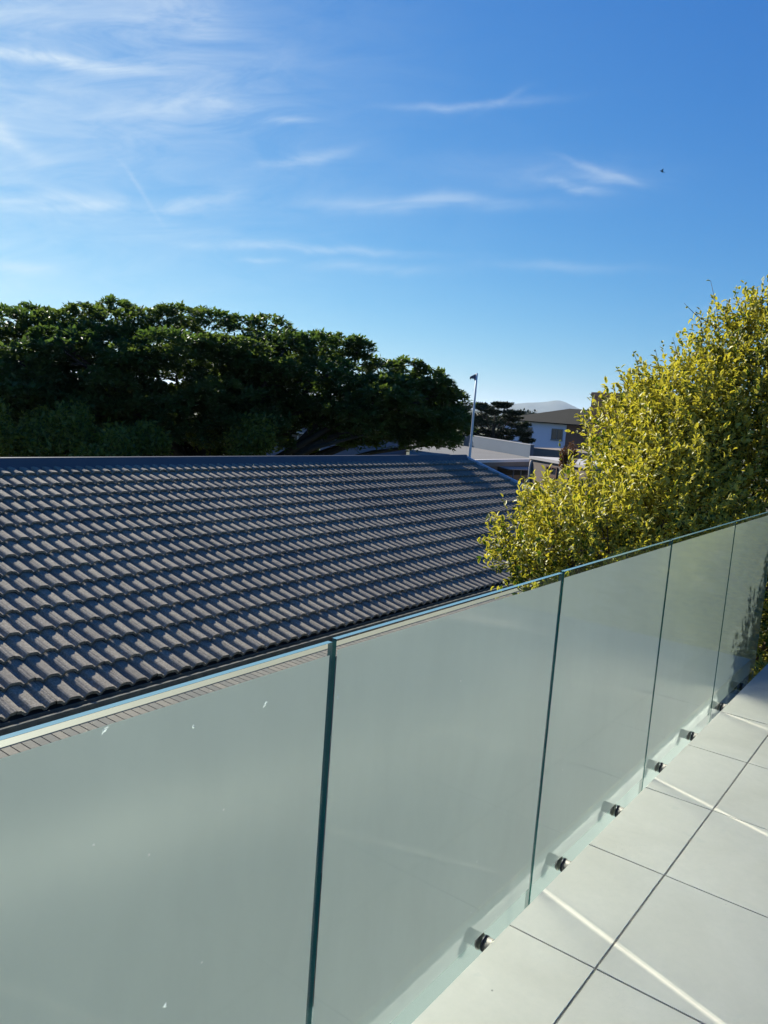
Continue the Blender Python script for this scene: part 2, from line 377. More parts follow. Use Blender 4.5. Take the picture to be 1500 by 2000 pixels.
MAT_BELT = simple('woodland_hill', (.035, .05, .025, 1), .95, .4, .02, .3, .5)
ridge_mesh('mountain', [(900, 60), (975, 122), (1000, 140), (1030, 164), (1055, 176), (1072, 192), (1087, 212), (1100, 200), (1120, 160), (1145, 112), (1180, 70), (1300, 20), (1500, 0)], 8200, 900, MAT_HILL)
ridge_mesh('hills', [(-400, 60), (0, 75), (300, 70), (600, 92), (760, 95), (860, 108), (900, 112), (960, 102), (1020, 96), (1100, 60), (1200, 30), (1700, 30)], 7000, 1200, MAT_HILL)
ridge_mesh('wooded_rise', [(-300, 6), (300, 8), (600, 10), (800, 13), (850, 15), (885, 16), (905, 12), (930, 7), (960, 3), (1020, 0), (1200, -1), (1700, 0)], 1400, 260, MAT_BELT)

# ---- balcony floor
S = .60; W0 = .27; Y0 = 1.9925
def balcony():
    root = MB()
    root.box((0.004, -2.2, -.32), (3.4, 5.62, -.0135), 0)
    lg = MB(); lg.box((-.42, -2.2, -.46), (.003, 5.62, -.27)); tag(lg.build('balcony_ledge', simple('weathered_ledge', (.17, .22, .20, 1), .9, .12, 6)), kind='structure')
    slab = root.build('balcony_slab', MAT_SLAB); tag(slab, kind='structure')
    bed = MB(); bed.box((0.006, -2.2, -.0132), (3.4, 5.60, -.0026))
    floor = bed.build('balcony_floor', MAT_GROUT); tag(floor, kind='structure')
    gap = .0035
    protos = {}
    ys = [Y0+k*S for k in range(-7, 6)] + [5.61]
    xs = [(0.0, W0)]+[(W0+S*i, W0+S*(i+1)) for i in range(5)]
    for j in range(len(ys)-1):
        for i, (xa, xb) in enumerate(xs):
            g = gap*(1.9 if False else 1)
            xl = xa+(0 if i == 0 else gap*.8); xr = xb-gap*.8
            L = ys[j+1]-ys[j]-gap*1.2
            key = (round(xr-xl, 4), round(L, 3))
            if key not in protos:
                b = MB(); b.bevbox((0, 0, -.0125), (xr-xl, L, 0), .0012)
                o = b.build('floor_tile', MAT_TILE, floor); protos[key] = o
            else:
                o = link_copy(protos[key], 'floor_tile', parent=floor)
            o.location = (xl, ys[j]+gap*.6, random.uniform(-.0005, .0005))
            o.rotation_euler = (random.uniform(-.0006, .0006), random.uniform(-.0006, .0006), random.uniform(-.0008, .0008))
balcony()

# ---- glass balustrade: separate panes on stand-offs
XG0, XG1 = -.0645, -.0525      # back and front face of the 12 mm panes
ZT, ZB = 1.034, -.20
JOINTS = [-1.02, .067, 1.160, 2.243, 3.328, 4.418, 5.470]
RAIL = empty('glass_balustrade', (XG1, 2.2, ZB)); tag(RAIL, 'frameless balustrade of frosted green glass panes along the tiled balcony edge', 'glass balustrade')
def pane(y0, y1, ZT, inset):
    ox, oy, oz = RAIL.location
    a, b = y0+.006, y1-.006
    V = [(XG0,a,ZB),(XG1,a,ZB),(XG1,b,ZB),(XG0,b,ZB),(XG0,a,ZT),(XG1,a,ZT),(XG1,b,ZT),(XG0,b,ZT)]
    V = [(x-ox, y-oy, z-oz) for x, y, z in V]
    g = mesh_np('glass_pane', V, [(0,3,2,1),(4,5,6,7),(0,1,5,4),(1,2,6,5),(2,3,7,6),(3,0,4,7)], [MAT_GLASS, MAT_EDGE, MAT_TOPEDGE], RAIL, [1, 2, 1, 0, 1, 0])
    xf = XG1-.0010
    f = MB(); f.add([(xf-ox, a+.005-oy, -.022-oz), (xf-ox, b-.006-oy, -.022-oz), (xf-ox, b-.006-oy, ZT-inset-oz), (xf-ox, a+.005-oy, ZT-inset-oz)], [(0, 1, 2, 3)])
    f.build('frosted_film', MAT_FROST, g)
def standoff(y):
    ox, oy, oz = RAIL.location; X0 = .004-ox; Y = y-oy; Z = -.060-oz
    L = 0.004-XG1
    s1 = MB(); s1.tube([(X0, Y, Z), (X0-L+.007, Y, Z)], .022, 24); o = s1.build('standoff', MAT_STEEL, RAIL, True)
    s2 = MB(); s2.tube([(X0-L+.007, Y, Z), (X0-L+.0002, Y, Z)], .024, 24); w_ = s2.build('rubber_washer', MAT_RUBBER, o, True)
    s3 = MB(); s3.tube([(X0-L-.0122, Y, Z), (X0-L-.016, Y, Z), (X0-L-.020, Y, Z)], [.026, .026, .022], 24); d_ = s3.build('outer_disc', MAT_STEEL, o, True)
    for ch in (o, w_, d_):
        for p in ch.data.polygons:
            if len(p.vertices) > 4: p.use_smooth = False
for i in range(6): pane(JOINTS[i], JOINTS[i+1], (1.024, 1.026, 1.0295, 1.033, 1.034, 1.034)[i], (.026, .026, .023, .021, .020, .020)[i])
# bird droppings and dust spots stuck to the panes
def mat_drop():
    m = Mat('dried_dropping'); a = m.node('ShaderNodeBsdfDiffuse'); a.inputs[0].default_value = (.85, .86, .84, 1); b = m.node('ShaderNodeBsdfTranslucent'); b.inputs[0].default_value = (.8, .8, .76, 1)
    x = m.node('ShaderNodeMixShader'); x.inputs[0].default_value = .6; m.l.new(a.outputs[0], x.inputs[1]); m.l.new(b.outputs[0], x.inputs[2]); return m.finish(x.outputs[0])
MAT_DROP = mat_drop()
for (px, py, w_) in ((517, 1377, .0085), (205, 1426, .0085), (378, 1419, .004), (437, 1581, .003), (291, 1670, .003), (183, 1650, .003), (322, 1964, .006), (394, 1880, .003), (920, 1782, .0025), (1240, 1352, .003), (900, 1330, .003)):
    d = direction(px, py); q = CAM+d*((XG1+.0007-CAM[0])/d[0]); rr = random.Random(px)
    n = 12; V = []; sl = 2.4 if w_ > .008 else 1.0; ca, sa = math.cos(.75), math.sin(.75)
    for k in range(n):
        a = 2*math.pi*k/n; r = w_*rr.uniform(.45, 1.0); u_, v_ = r*math.cos(a), r*math.sin(a)/sl; V.append((q[0]-RAIL.location.x, q[1]+u_*ca-v_*sa-RAIL.location.y, q[2]+u_*sa+v_*ca-RAIL.location.z))
    V.append((V[0][0]+.0008, sum(v[1] for v in V)/n, sum(v[2] for v in V)/n))
    b = MB(); b.add(V, [(k, (k+1) % n, n) for k in range(n)]); b.build('bird_dropping' if w_ > .008 else 'dirt_speck', MAT_DROP, RAIL)
for y in (.30, .86, 1.36, 1.945, 2.50, 3.02, 3.57, 4.07, 4.65, 5.13): standoff(y)

# ================================================================== NEIGHBOUR'S TILED HOUSE
TH = rad(17.5); CT, ST = math.cos(TH), math.sin(TH)
GA, PW = .345, .325              # course gauge, tile cover width (two rolls)
NR = 14
YR1 = 17.02; YL0 = YR1-.07-PW*62
def nose_pos(i):                 # reference line of the nose of course i
    D = 9.90-.329*i; return CAM[0]-D, CAM[2]-(1.206+.1037*i)
house = empty('tiled_house', (-9.4, 9, GZ)); tag(house, 'low house with weathered grey concrete roof tiles right below the balcony', 'house')
HO = Vector(house.location)
def tile_profile(n=12):
    """two rolls and two troughs; the side lap sits in the middle of a roll"""
    pts = []; N = 2*n
    for k in range(N+1):
        y = PW*k/N; u = (y/(PW/2)+.42) % 1.0
        if u < .80: t = 2*u/.80-1; h = .030*(1-abs(t)**5)*(1-.16*t)
        else: h = -.004
        if k >= N-1: h += .005
        pts.append((y, h))
    return pts
def tile_mesh():
    P = tile_profile(); n = len(P); V = []; F = []
    th = .031; Lx = .40
    tilt = .046
    # local axes: x down the slope (nose at 0), y along the ridge, z normal to the roof plane
    e = .0035
    P = [(min(max(y, e), PW-.0012), h) for y, h in P]
    for x, dz in ((0, 0), (-Lx, -tilt)):
        for y, h in P: V.append((x, y, h+dz))
    for y, h in P: V.append((-.003, y, h-th))
    for i in range(n-1):
        F.append((i, i+1, n+i+1, n+i)); F.append((i+1, i, 2*n+i, 2*n+i+1))
    return V, F, n
TV, TF, TN = tile_mesh()
def roof_tile_frame(i, j):
    x, z = nose_pos(i); y = YL0+j*PW
    # local x axis points down slope (+X, -Z)
    return x, y, z
tmesh = None; tiles = []
for i in range(NR+0):
    for j in range(62):
        x, y, z = roof_tile_frame(i, j)
        p = np.array([x, y+PW/2, z]) - CAM
        d = p @ fw
        if d <= 0: vis = False; sx_ = sy_ = 0
        else: sx_ = 750+FPX*(p@RT)/d; sy_ = 1000-FPX*(p@UP)/d; vis = -30 < sx_ < 1040 and (sy_ < 1438-.29*sx_+15)
        tiles.append((d if vis else 1e3+abs(d), i, j))
tiles.sort()
near = tiles[:300]; rest = tiles[300:]
rotY = TH
for k, (_, i, j) in enumerate(near):
    x, y, z = roof_tile_frame(i, j)
    if tmesh is None:
        o = mesh_np('roof_tile', TV, TF, MAT_ROOF, house); tmesh = o
    else: o = link_copy(tmesh, 'roof_tile', parent=house)
    o.location = (x-HO.x+random.uniform(-.006, .006), y-HO.y, z-HO.z+random.uniform(-.0012, .0012))
    o.rotation_euler = (random.uniform(-.007, .007), TH+random.uniform(-.005, .005), random.uniform(-.007, .007))
allV = []; allF = []; rn = []
TVa = np.array(TV)
for (_, i, j) in rest:
    x, y, z = roof_tile_frame(i, j); r = random.random(); a = TH+random.uniform(-.003, .003); c, s_ = math.cos(a), math.sin(a)
    R_ = np.stack([TVa[:, 0]*c+TVa[:, 2]*s_+x-HO.x, TVa[:, 1]+y-HO.y, -TVa[:, 0]*s_+TVa[:, 2]*c+z-HO.z], 1)
    k = len(allV)*len(TVa); allV.append(R_); allF += [tuple(q+k for q in f) for f in TF]; rn += [r]*len(TVa)
ft = mesh_np('far_roof_tiles', np.concatenate(allV), allF, MAT_ROOF, house, attrs={'rnd': rn}); tag(ft, kind='stuff')

def plane_z(X, off=0):           # z of the tile reference plane
    x0, z0 = nose_pos(0); return z0-(X-x0)*math.tan(TH)+off
XR = -9.37; ZR = .483
def local(V): return [(v[0]-HO.x, v[1]-HO.y, v[2]-HO.z) for v in V]
def hbox(a, b): return None
# ridge capping: angled cap, thin rolled top
cap = MB(); ya, yb = YL0-.1, YR1+.02
prof = [(-.18, -.135), (-.17, -.125), (-.03, -.008), (0, 0), (.03, -.008), (.165, -.145), (.175, -.160), (.165, -.160), (.0, -.03), (-.17, -.15)]
n = len(prof)
cap.add([(XR+px_-HO.x, y-HO.y, ZR+pz-HO.z) for y in (ya, yb) for px_, pz in prof], [(k, (k+1) % n, n+(k+1) % n, n+k) for k in range(n)]+[tuple(range(n-1, -1, -1)), tuple(range(n, 2*n))])
cap.build('ridge_capping', MAT_CAP, house)
# underlay / rafters volume and the far slope
und = MB()
xe = nose_pos(NR-1)[0]-.02
zr = plane_z(XR, -.05); ze = plane_z(xe, -.05)
xf = XR-(xe-XR)
th_ = .12
und.add(local([(XR, y, zr) for y in (YL0, YR1-.08)]+[(xe, y, ze) for y in (YL0, YR1-.08)]+[(xf, y, ze) for y in (YL0, YR1-.08)]+[(xe, y, ze-th_) for y in (YL0, YR1-.08)]+[(xf, y, ze-th_) for y in (YL0, YR1-.08)]),
        [(0, 2, 3, 1), (0, 1, 5, 4), (2, 6, 7, 3), (4, 5, 9, 8), (6, 8, 9, 7), (0, 4, 8, 6, 2), (1, 3, 7, 9, 5)])
und.build('roof_structure', simple('dark_underlay', (.05, .048, .045, 1), .95, .2, 3), house)
# pale barge board down the gable edge
bb = MB()
for sx_, xa in ((1, nose_pos(NR-1)[0]+.05), (-1, xf-.05)):
    za = plane_z(nose_pos(NR-1)[0]+.05)
    V = []
    for y in (YR1-.045, YR1+.02):
        V += [(XR, y, plane_z(XR)+.055), (xa, y, za+.055), (xa, y, za-.16), (XR, y, plane_z(XR)-.16)]
    F = [(0, 1, 5, 4), (1, 2, 6, 5), (2, 3, 7, 6), (0, 3, 2, 1), (4, 5, 6, 7)]
    if sx_ < 0: V = [(v[0]-.0015, v[1], v[2]-.0015) for v in V]
    bb.add(local(V), F)
bb.build('barge_board', MAT_BARGE, house)
# eaves gutter with mossy inside
gx1 = CAM[0]-5.49; gx0 = gx1-.13; gz = CAM[2]-.4695*5.49
gut = MB(); y0_, y1_ = YL0, YR1-.05
bot = gz-.10
P = [(gx0, gz-.01), (gx0, bot), (gx1-.02, bot), (gx1, bot+.03), (gx1, gz-.004), (gx1-.004, gz), (gx1-.030, gz), (gx1-.034, gz-.008), (gx1-.034, bot+.04), (gx0+.012, bot+.04), (gx0+.012, gz-.01)]
n = len(P); Fq = [(k, (k+1) % n, n+(k+1) % n, n+k) for k in range(n)]
V = local([(x, y, z) for y in (y0_, y1_) for x, z in P])
mesh_np('eaves_gutter', V, Fq+[tuple(range(n-1, -1, -1)), tuple(range(n, 2*n))], MAT_GUTTER_IN, house)
# walls
wx = CAM[0]-5.72; wl = MB(); wb = XR-(wx-XR)
wl.box(local([(wb, YL0+.3, GZ)])[0], local([(wx-.012, YR1-.25, plane_z(wx, -.16))])[0])
w = wl.build('wall', MAT_MORTAR, house)
# gable top of the wall
gab = MB(); gy = YR1-.25
gab.add(local([(wb, gy, ze-.2), (wx-.012, gy, ze-.2), (XR, gy, zr-.06), (wb, gy-.2, ze-.2), (wx-.012, gy-.2, ze-.2), (XR, gy-.2, zr-.06)]), [(0, 1, 2), (5, 4, 3), (0, 3, 4, 1), (1, 4, 5, 2), (2, 5, 3, 0)])
gab.build('gable', simple('plastered_gable', (.5, .46, .38, 1), .9, .1), house)
# party wall with a cream coping close to the gutter, seen through the clear strip of the glass
pw1 = CAM[0]-5.27; pwz = CAM[2]-.4842*5.40
pwall = empty('party_wall', (pw1-.07, 8, GZ)); tag(pwall, 'cream topped brick garden wall hugging the gutter, seen through the clear glass strip', 'wall')
PO = Vector(pwall.location)
m_ = MB(); m_.box((pw1-.125-PO.x, YL0-PO.y, 0), (pw1+.195-PO.x, 17-PO.y, pwz-.05-PO.z)); m_.build('core', MAT_MORTAR, pwall)
m_ = MB(); m_.bevbox((pw1-.132-PO.x, YL0-PO.y, pwz-.048-PO.z), (pw1-.008-PO.x, 17-PO.y, pwz-PO.z), .006); m_.build('coping', MAT_GUTTER, pwall)
bp = None
for k in range(180):
    y = 2.2+k*.078
    if bp is None:
        b = MB(); b.box((0, .004, -.0), (.208, .073, .044)); bp = b.build('brick', MAT_BRICK, pwall); o = bp
    else: o = link_copy(bp, 'brick', parent=pwall)
    o.location = (pw1-.004-PO.x+random.uniform(-.003, .001), y-PO.y, pwz-.0495-PO.z)
# lower stretcher courses joined
sc_ = MB()
for r in range(0, 26):
    z = -1.70-r*.075
    if z < GZ: break
    for k in range(62):
        y = YL0+.5+k*.23+(.115 if r % 2 else 0)
        sc_.box((wx-.010-HO.x, y-HO.y, z-HO.z), (wx+.004-HO.x, y+.22-HO.y, z+.066-HO.z))
o = sc_.build('brick_courses', MAT_BRICK, house); tag(o, kind='stuff')

# ---- pole at the gable end
pole = empty('flagpole', (-9.30, 17.12, .36)); tag(pole, 'thin white flagpole with a ragged grey flag at the roof gable end', 'flagpole')
MAT_POLE = simple('white_pole_paint', (.62, .63, .64, 1), .45, .1, 6, .1)
pb = MB(); pb.tube([(0, 0, -.75), (0, 0, 0), (0, 0, 1.2), (0, 0, 2.17)], [.034, .033, .028, .024], 12); pb.build('pole', MAT_POLE, pole, True)
pb = MB(); pb.box((-.05, -.07, -.35), (.05, .03, -.28)); pb.box((-.05, -.07, -.05), (.05, .03, 0)); pb.build('bracket', MAT_STEEL, pole)
cloth = MB(); V = []; F = []
nu, nv = 9, 7
for a in range(nu):
    for b_ in range(nv):
        u, v = a/(nu-1), b_/(nv-1)
        out = u*.17; drop = u*.10*(1+v*.2)
        wdt = .15*(1-.62*u)
        dirx = -RT
        off = np.array([-RT[0], -RT[1], 0])*out + np.array([fw[0], fw[1], 0])*.03*math.sin(5*u+3*v)
        V.append((off[0], off[1], 2.17-drop-v*wdt*(1+.25*math.sin(7*u))))
for a in range(nu-1):
    for b_ in range(nv-1):
        if (a, b_) in ((5, 5), (7, 4), (7, 5), (3, 5)): continue
        q = a*nv+b_; F.append((q, q+1, q+nv+1, q+nv))
cloth.add(V, F); fl = cloth.build('flag', simple('faded_flag_cloth', (.16, .16, .18, 1), .9, .4, 18), pole, True)
md = fl.modifiers.new('thick', 'SOLIDIFY'); md.thickness = .003

# ================================================================== HOUSES BEYOND
MAT_CREAM = simple('cream_plaster', (.20, .165, .14, 1), .9, .10, .8, .2, .01)
MAT_BEIGE = simple('beige_plaster', (.24, .20, .16, 1), .9, .12, .6, .2, .01)
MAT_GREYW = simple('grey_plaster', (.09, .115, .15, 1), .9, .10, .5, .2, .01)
MAT_WHITE = simple('white_plaster', (.50, .56, .72, 1), .85, .06, .5, .2, .01)
MAT_MEMB = simple('grey_roof_membrane', (.17, .165, .155, 1), .85, .15, .4, .2, .01)
MAT_DROOF = simple('dark_roof_tiles', (.022, .022, .018, 1), 1.0, .25, .8, .5, .03)
MAT_BROWN = simple('brown_brickwork', (.16, .095, .075, 1), .9, .2, 2, .5, .02)
MAT_PANE = simple('dark_window_glass', (.03, .035, .045, 1), .12, .2, 2, .0, .001, spec=.8)
MAT_FRAME = simple('grey_window_frame', (.16, .18, .20, 1), .5, .1)
MAT_WFRAME = simple('white_trim', (.80, .72, .64, 1), .6, .06)

def wall_prism(name, A, B, z0, z1, th, mat, parent):
    """upright wall slab between plan points A and B, body set behind the seen face"""
    A = np.array(A[:2], float); B = np.array(B[:2], float); d = B-A; nrm = np.array([-d[1], d[0]]); nrm /= np.linalg.norm(nrm)
    if nrm @ (CAM[:2]-A) > 0: nrm = -nrm
    o = Vector(parent.location); q = [A, B, B+nrm*th, A+nrm*th]
    m = MB(); m.prism([(p[0]-o.x, p[1]-o.y) for p in q], z0-o.z, z1-o.z); return m.build(name, mat, parent)
def window(A, B, u0, u1, z0, z1, parent, frame=MAT_FRAME, bars=1, name='window'):
    A = np.array(A[:2], float); B = np.array(B[:2], float); d = B-A; L = np.linalg.norm(d); e = d/L; nrm = np.array([-e[1], e[0]])
    if nrm @ (CAM[:2]-A) < 0: nrm = -nrm
    o = Vector(parent.location)
    def P(u, out): q = A+e*u+nrm*out; return (q[0]-o.x, q[1]-o.y)
    def bar(mb, ua, ub, za, zb, o0, o1):
        mb.prism([P(ua, o0), P(ub, o0), P(ub, o1), P(ua, o1)], za-o.z, zb-o.z)
    fr = MB(); w_ = .07
    bar(fr, u0, u0+w_, z0, z1, .003, .05); bar(fr, u1-w_, u1, z0, z1, .003, .05); bar(fr, u0+w_, u1-w_, z1-w_, z1, .003, .048); bar(fr, u0+w_, u1-w_, z0, z0+w_, .003, .048)
    for k in range(bars):
        c = u0+(u1-u0)*(k+1)/(bars+1); bar(fr, c-.025, c+.025, z0+w_, z1-w_, .003, .042)
    bar(fr, u0-.06, u1+.06, z0-.08, z0-.002, .003, .09)
    f = fr.build(name, frame, parent)
    g = MB(); bar(g, u0+w_, u1-w_, z0+w_, z1-w_, .0035, .012); g.build('pane', MAT_PANE, f)
    return f

# A: long low building with a pale flat roof behind the gable
zA = -.74
fr_ = spot_z(1033, 897, zA); fl_ = spot_z(800, 900.5, zA); bl_ = spot_z(800, 852, zA); br_ = spot_z(1034, 893.5, zA)
A_ = empty('flat_roofed_building', ((fr_+fl_)/2)[:2].tolist()+[GZ]); tag(A_, 'low beige building with a pale flat roof and covered opening behind the flagpole', 'building')
o = Vector(A_.location)
mb = MB(); poly = [(p[0]-o.x, p[1]-o.y) for p in (fl_, fr_, br_, bl_)]
mb.prism(poly, zA-.12-o.z, zA-o.z); mb.build('roof', MAT_MEMB, A_)
wall_prism('wall', fl_, fr_, GZ, zA-.34, .25, MAT_BEIGE, A_)
e_ = (fr_-fl_)[:2]; LA = np.linalg.norm(e_)
fa = fl_.copy(); fb = fr_.copy(); nn = np.array([e_[1], -e_[0]])/LA
if nn@(CAM[:2]-fl_[:2]) < 0: nn = -nn
shift = np.array([nn[0], nn[1], 0])*.12
wall_prism('fascia', fa+shift, fb+shift, zA-.335, zA-.125, .1, MAT_BEIGE, A_)
wall_prism('coping', fa+shift*1.3, fb+shift*1.3, zA-.122, zA+.03, .16, MAT_WFRAME, A_)
def u_at(px, P0=fl_, P1=fr_):
    d = direction(px, 900)[:2]; e = (P1-P0)[:2]; L = np.linalg.norm(e); e = e/L
    # solve P0+e u = CAM + d t
    Mx = np.array([[e[0], -d[0]], [e[1], -d[1]]]); u, t_ = np.linalg.solve(Mx, CAM[:2]-P0[:2]); return u
def z_on(px, py, P0, P1):
    d = direction(px, py); e = (P1-P0)[:2]; L = np.linalg.norm(e); e = e/L
    Mx = np.array([[e[0], -d[0]], [e[1], -d[1]]]); u, t_ = np.linalg.solve(Mx, CAM[:2]-P0[:2]); return CAM[2]+d[2]*t_
window(fl_, fr_, u_at(954), u_at(966), z_on(960, 929, fl_, fr_), z_on(960, 914, fl_, fr_), A_, bars=0)
# carport recess: flat dark panel painted as its inner shade, awning with ribbed edge, posts
ua, ub = u_at(973), u_at(1031)
E_ = (fr_-fl_)[:2]/LA
def onA(u, out, z): q = fl_[:2]+E_*u+nn*out; return (q[0]-o.x, q[1]-o.y, z-o.z)
zt_ = z_on(1000, 911, fl_, fr_); zb_ = z_on(1000, 927, fl_, fr_)
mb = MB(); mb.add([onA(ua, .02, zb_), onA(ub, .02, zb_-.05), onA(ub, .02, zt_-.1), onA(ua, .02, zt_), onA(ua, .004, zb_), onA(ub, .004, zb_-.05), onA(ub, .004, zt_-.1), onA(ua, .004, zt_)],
       [(0, 1, 2, 3), (4, 7, 6, 5), (0, 4, 5, 1), (1, 5, 6, 2), (2, 6, 7, 3), (3, 7, 4, 0)]); mb.build('opening', simple('opening_shade_panel', (.05, .055, .055, 1), .9), A_)
aw = MB(); nrib = 26; Va = []; Fa = []
for k in range(nrib+1):
    u = ua+(ub-ua)*k/nrib; rib = .03*(k % 2)
    Va += [onA(u, .03, zt_+.03+rib-.08*k/nrib), onA(u, .75, zt_-.06+rib-.10*k/nrib), onA(u, .75, zt_-.09+rib-.10*k/nrib), onA(u, .03, zt_+.0+rib-.08*k/nrib)]
for k in range(nrib):
    a = 4*k; Fa += [(a, a+1, a+5, a+4), (a+1, a+2, a+6, a+5), (a+2, a+3, a+7, a+6)]
aw.add(Va, Fa); aw.build('awning', simple('corrugated_sheet', (.34, .33, .31, 1), .7), A_)
for px in (985, 1000, 1021):
    u = u_at(px); q = onA(u, .6, 0); pm = MB(); pm.tube([(q[0], q[1], 0), (q[0], q[1], zt_-.08-o.z)], .035, 8); pm.build('post', MAT_FRAME, A_, True)
# blue-grey parapet wall standing along the back edge of the flat roof
G1, G2 = spot_z(905, 868, zA), spot_z(1034, 894, zA)
Gr = empty('parapet_wall', ((G1+G2)/2)[:2].tolist()+[GZ]); tag(Gr, 'shaded blue grey parapet wall behind the pale flat roof', 'wall')
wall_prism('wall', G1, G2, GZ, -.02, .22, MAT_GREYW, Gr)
wall_prism('coping', G1+np.array([.0, -.02, 0]), G2+np.array([0, -.02, 0]), -.018, .03, .27, simple('grey_coping', (.24, .25, .26, 1), .8), Gr)

# B: beige building right of the downpipe
zB = z_on(1035, 892, spot(1035, 892, 41), spot(1140, 912, 37))
B1, B2 = spot(1035, 892, 41), spot(1150, 912, 36)
Bb = empty('beige_annex', ((B1+B2)/2)[:2].tolist()+[GZ]); tag(Bb, 'beige annex with a white downpipe and one dark window left of the shrub', 'building')
wall_prism('wall', B1, B2, GZ, zB-.1, 6.0, MAT_CREAM, Bb)
wall_prism('coping', B1+np.array([.0, -.1, 0]), B2+np.array([0, -.1, 0]), zB-.098, zB+.04, 6.2, simple('concrete_coping', (.44, .42, .40, 1), .85), Bb)
LB = np.linalg.norm((B2-B1)[:2])
window(B1, B2, u_at(1069, B1, B2), u_at(1091, B1, B2), z_on(1080, 930, B1, B2), z_on(1080, 911, B1, B2), Bb, simple('brown_frame', (.12, .07, .05, 1), .6), 1)
q = B1+(B2-B1)*.02; ob = Vector(Bb.location); nb_ = (CAM-q)[:2]/np.linalg.norm((CAM-q)[:2])
qx, qy = q[0]+nb_[0]*.12-ob.x, q[1]+nb_[1]*.12-ob.y
dp = MB(); dp.tube([(qx+.12*RT[0], qy+.12*RT[1], zB-.12-ob.z), (qx+.03*RT[0], qy+.03*RT[1], zB-.25-ob.z), (qx, qy, zB-.5-ob.z), (qx, qy, 0)], .055, 10); dp.build('downpipe', MAT_WFRAME, Bb, True)
C1, C2 = spot(1036, 874, 52), spot(1150, 868, 50)
Cb = empty('cream_parapet_building', ((C1+C2)/2)[:2].tolist()+[GZ]); tag(Cb, 'cream flat parapet between the beige annex and the white house', 'building')
wall_prism('wall', C1, C2, GZ, C1[2], 5, MAT_BEIGE, Cb)

# C: white two-storey house with a dark hipped roof
H1, H2 = spot(985, 826, 88), spot(1107, 829, 82)
zE = 1.16; Hh = empty('white_house', ((H1+H2)/2)[:2].tolist()+[GZ]); tag(Hh, 'white two storey house with a low dark hipped roof', 'house')
wall_prism('wall', H1, H2, GZ, zE, 9, MAT_WHITE, Hh)
oh = Vector(Hh.location); eH = (H2-H1)[:2]; LH = np.linalg.norm(eH); eH /= LH; nH = np.array([-eH[1], eH[0]]);
if nH@(CAM[:2]-H1[:2]) > 0: nH = -nH
def onH(u, back, z): q = H1[:2]+eH*u+nH*back; return (q[0]-oh.x, q[1]-oh.y, z-oh.z)
ue = LH+3.4
rf = MB(); rf.add([onH(-.5, -.5, zE+.12), onH(ue, -.5, zE+.12), onH(ue, 9.5, zE+.12), onH(-.5, 9.5, zE+.12), onH(5.2, 4.5, zE+1.75), onH(ue-1.0, 4.5, zE+1.75),
             onH(-.5, -.5, zE), onH(ue, -.5, zE), onH(ue, 9.5, zE), onH(-.5, 9.5, zE)],
            [(0, 1, 5, 4), (1, 2, 5), (2, 3, 4, 5), (3, 0, 4), (0, 6, 7, 1), (1, 7, 8, 2), (2, 8, 9, 3), (3, 9, 6, 0), (6, 9, 8, 7)]); rf.build('roof', MAT_DROOF, Hh)
window(H1, H2, u_at(1012, H1, H2), u_at(1034, H1, H2), z_on(1023, 857, H1, H2), z_on(1023, 833, H1, H2), Hh)
window(H1, H2, u_at(1072, H1, H2), u_at(1094, H1, H2), z_on(1083, 859, H1, H2), z_on(1083, 837, H1, H2), Hh)
H3 = H2 + np.array([eH[0], eH[1], 0])*3.0
wall_prism('brick_wing', H2+np.array([eH[0], eH[1], 0])*.02, H3, GZ, zE-.01, 8.5, MAT_BROWN, Hh)

# D: rusty brown parapet with a stepped cap
D1, D2 = spot(1157, 766, 58), spot(1290, 776, 54)
Db = empty('brown_building', ((D1+D2)/2)[:2].tolist()+[GZ]); tag(Db, 'tall dull brown building end rising above the left side of the shrub', 'building')
wall_prism('wall', D1, D2, GZ, D1[2]-.28, 5, MAT_BROWN, Db)
wall_prism('capping', D1-np.array([eH[0], eH[1], 0])*.09, D2, D1[2]-.278, D1[2], 5.2, simple('brown_capping', (.20, .13, .10, 1), .85), Db)

# blue-grey house seen in gaps under the big tree
K1, K2 = spot(470, 838, 44), spot(700, 846, 40)
Kb = empty('blue_grey_house', ((K1+K2)/2)[:2].tolist()+[GZ]); tag(Kb, 'blue grey house glimpsed under the big tree, with cream window panels', 'house')
wall_prism('wall', K1, K2, GZ, 1.0-.2, 6, simple('blue_grey_plaster', (.18, .19, .23, 1), .9, .1), Kb)
window(K1, K2, u_at(548, K1, K2), u_at(596, K1, K2), z_on(570, 866, K1, K2), z_on(570, 843, K1, K2), Kb, simple('cream_blind', (.6, .52, .42, 1), .8), 2)
ok = Vector(Kb.location)
eK = (K2-K1)[:2]; LK = np.linalg.norm(eK); eK /= LK; nK = np.array([-eK[1], eK[0]])
if nK@(CAM[:2]-K1[:2]) > 0: nK = -nK
def onK(u, back, z): q = K1[:2]+eK*u+nK*back; return (q[0]-ok.x, q[1]-ok.y, z-ok.z)
rk = MB(); rk.add([onK(-.4, -.4, .82), onK(LK+.4, -.4, .82), onK(LK+.4, 6.4, .82), onK(-.4, 6.4, .82), onK(-.4, 3, 1.6), onK(LK+.4, 3, 1.6)], [(0, 1, 5, 4), (2, 3, 4, 5), (1, 2, 5), (3, 0, 4), (0, 3, 2, 1)])
rk.build('roof', MAT_DROOF, Kb)
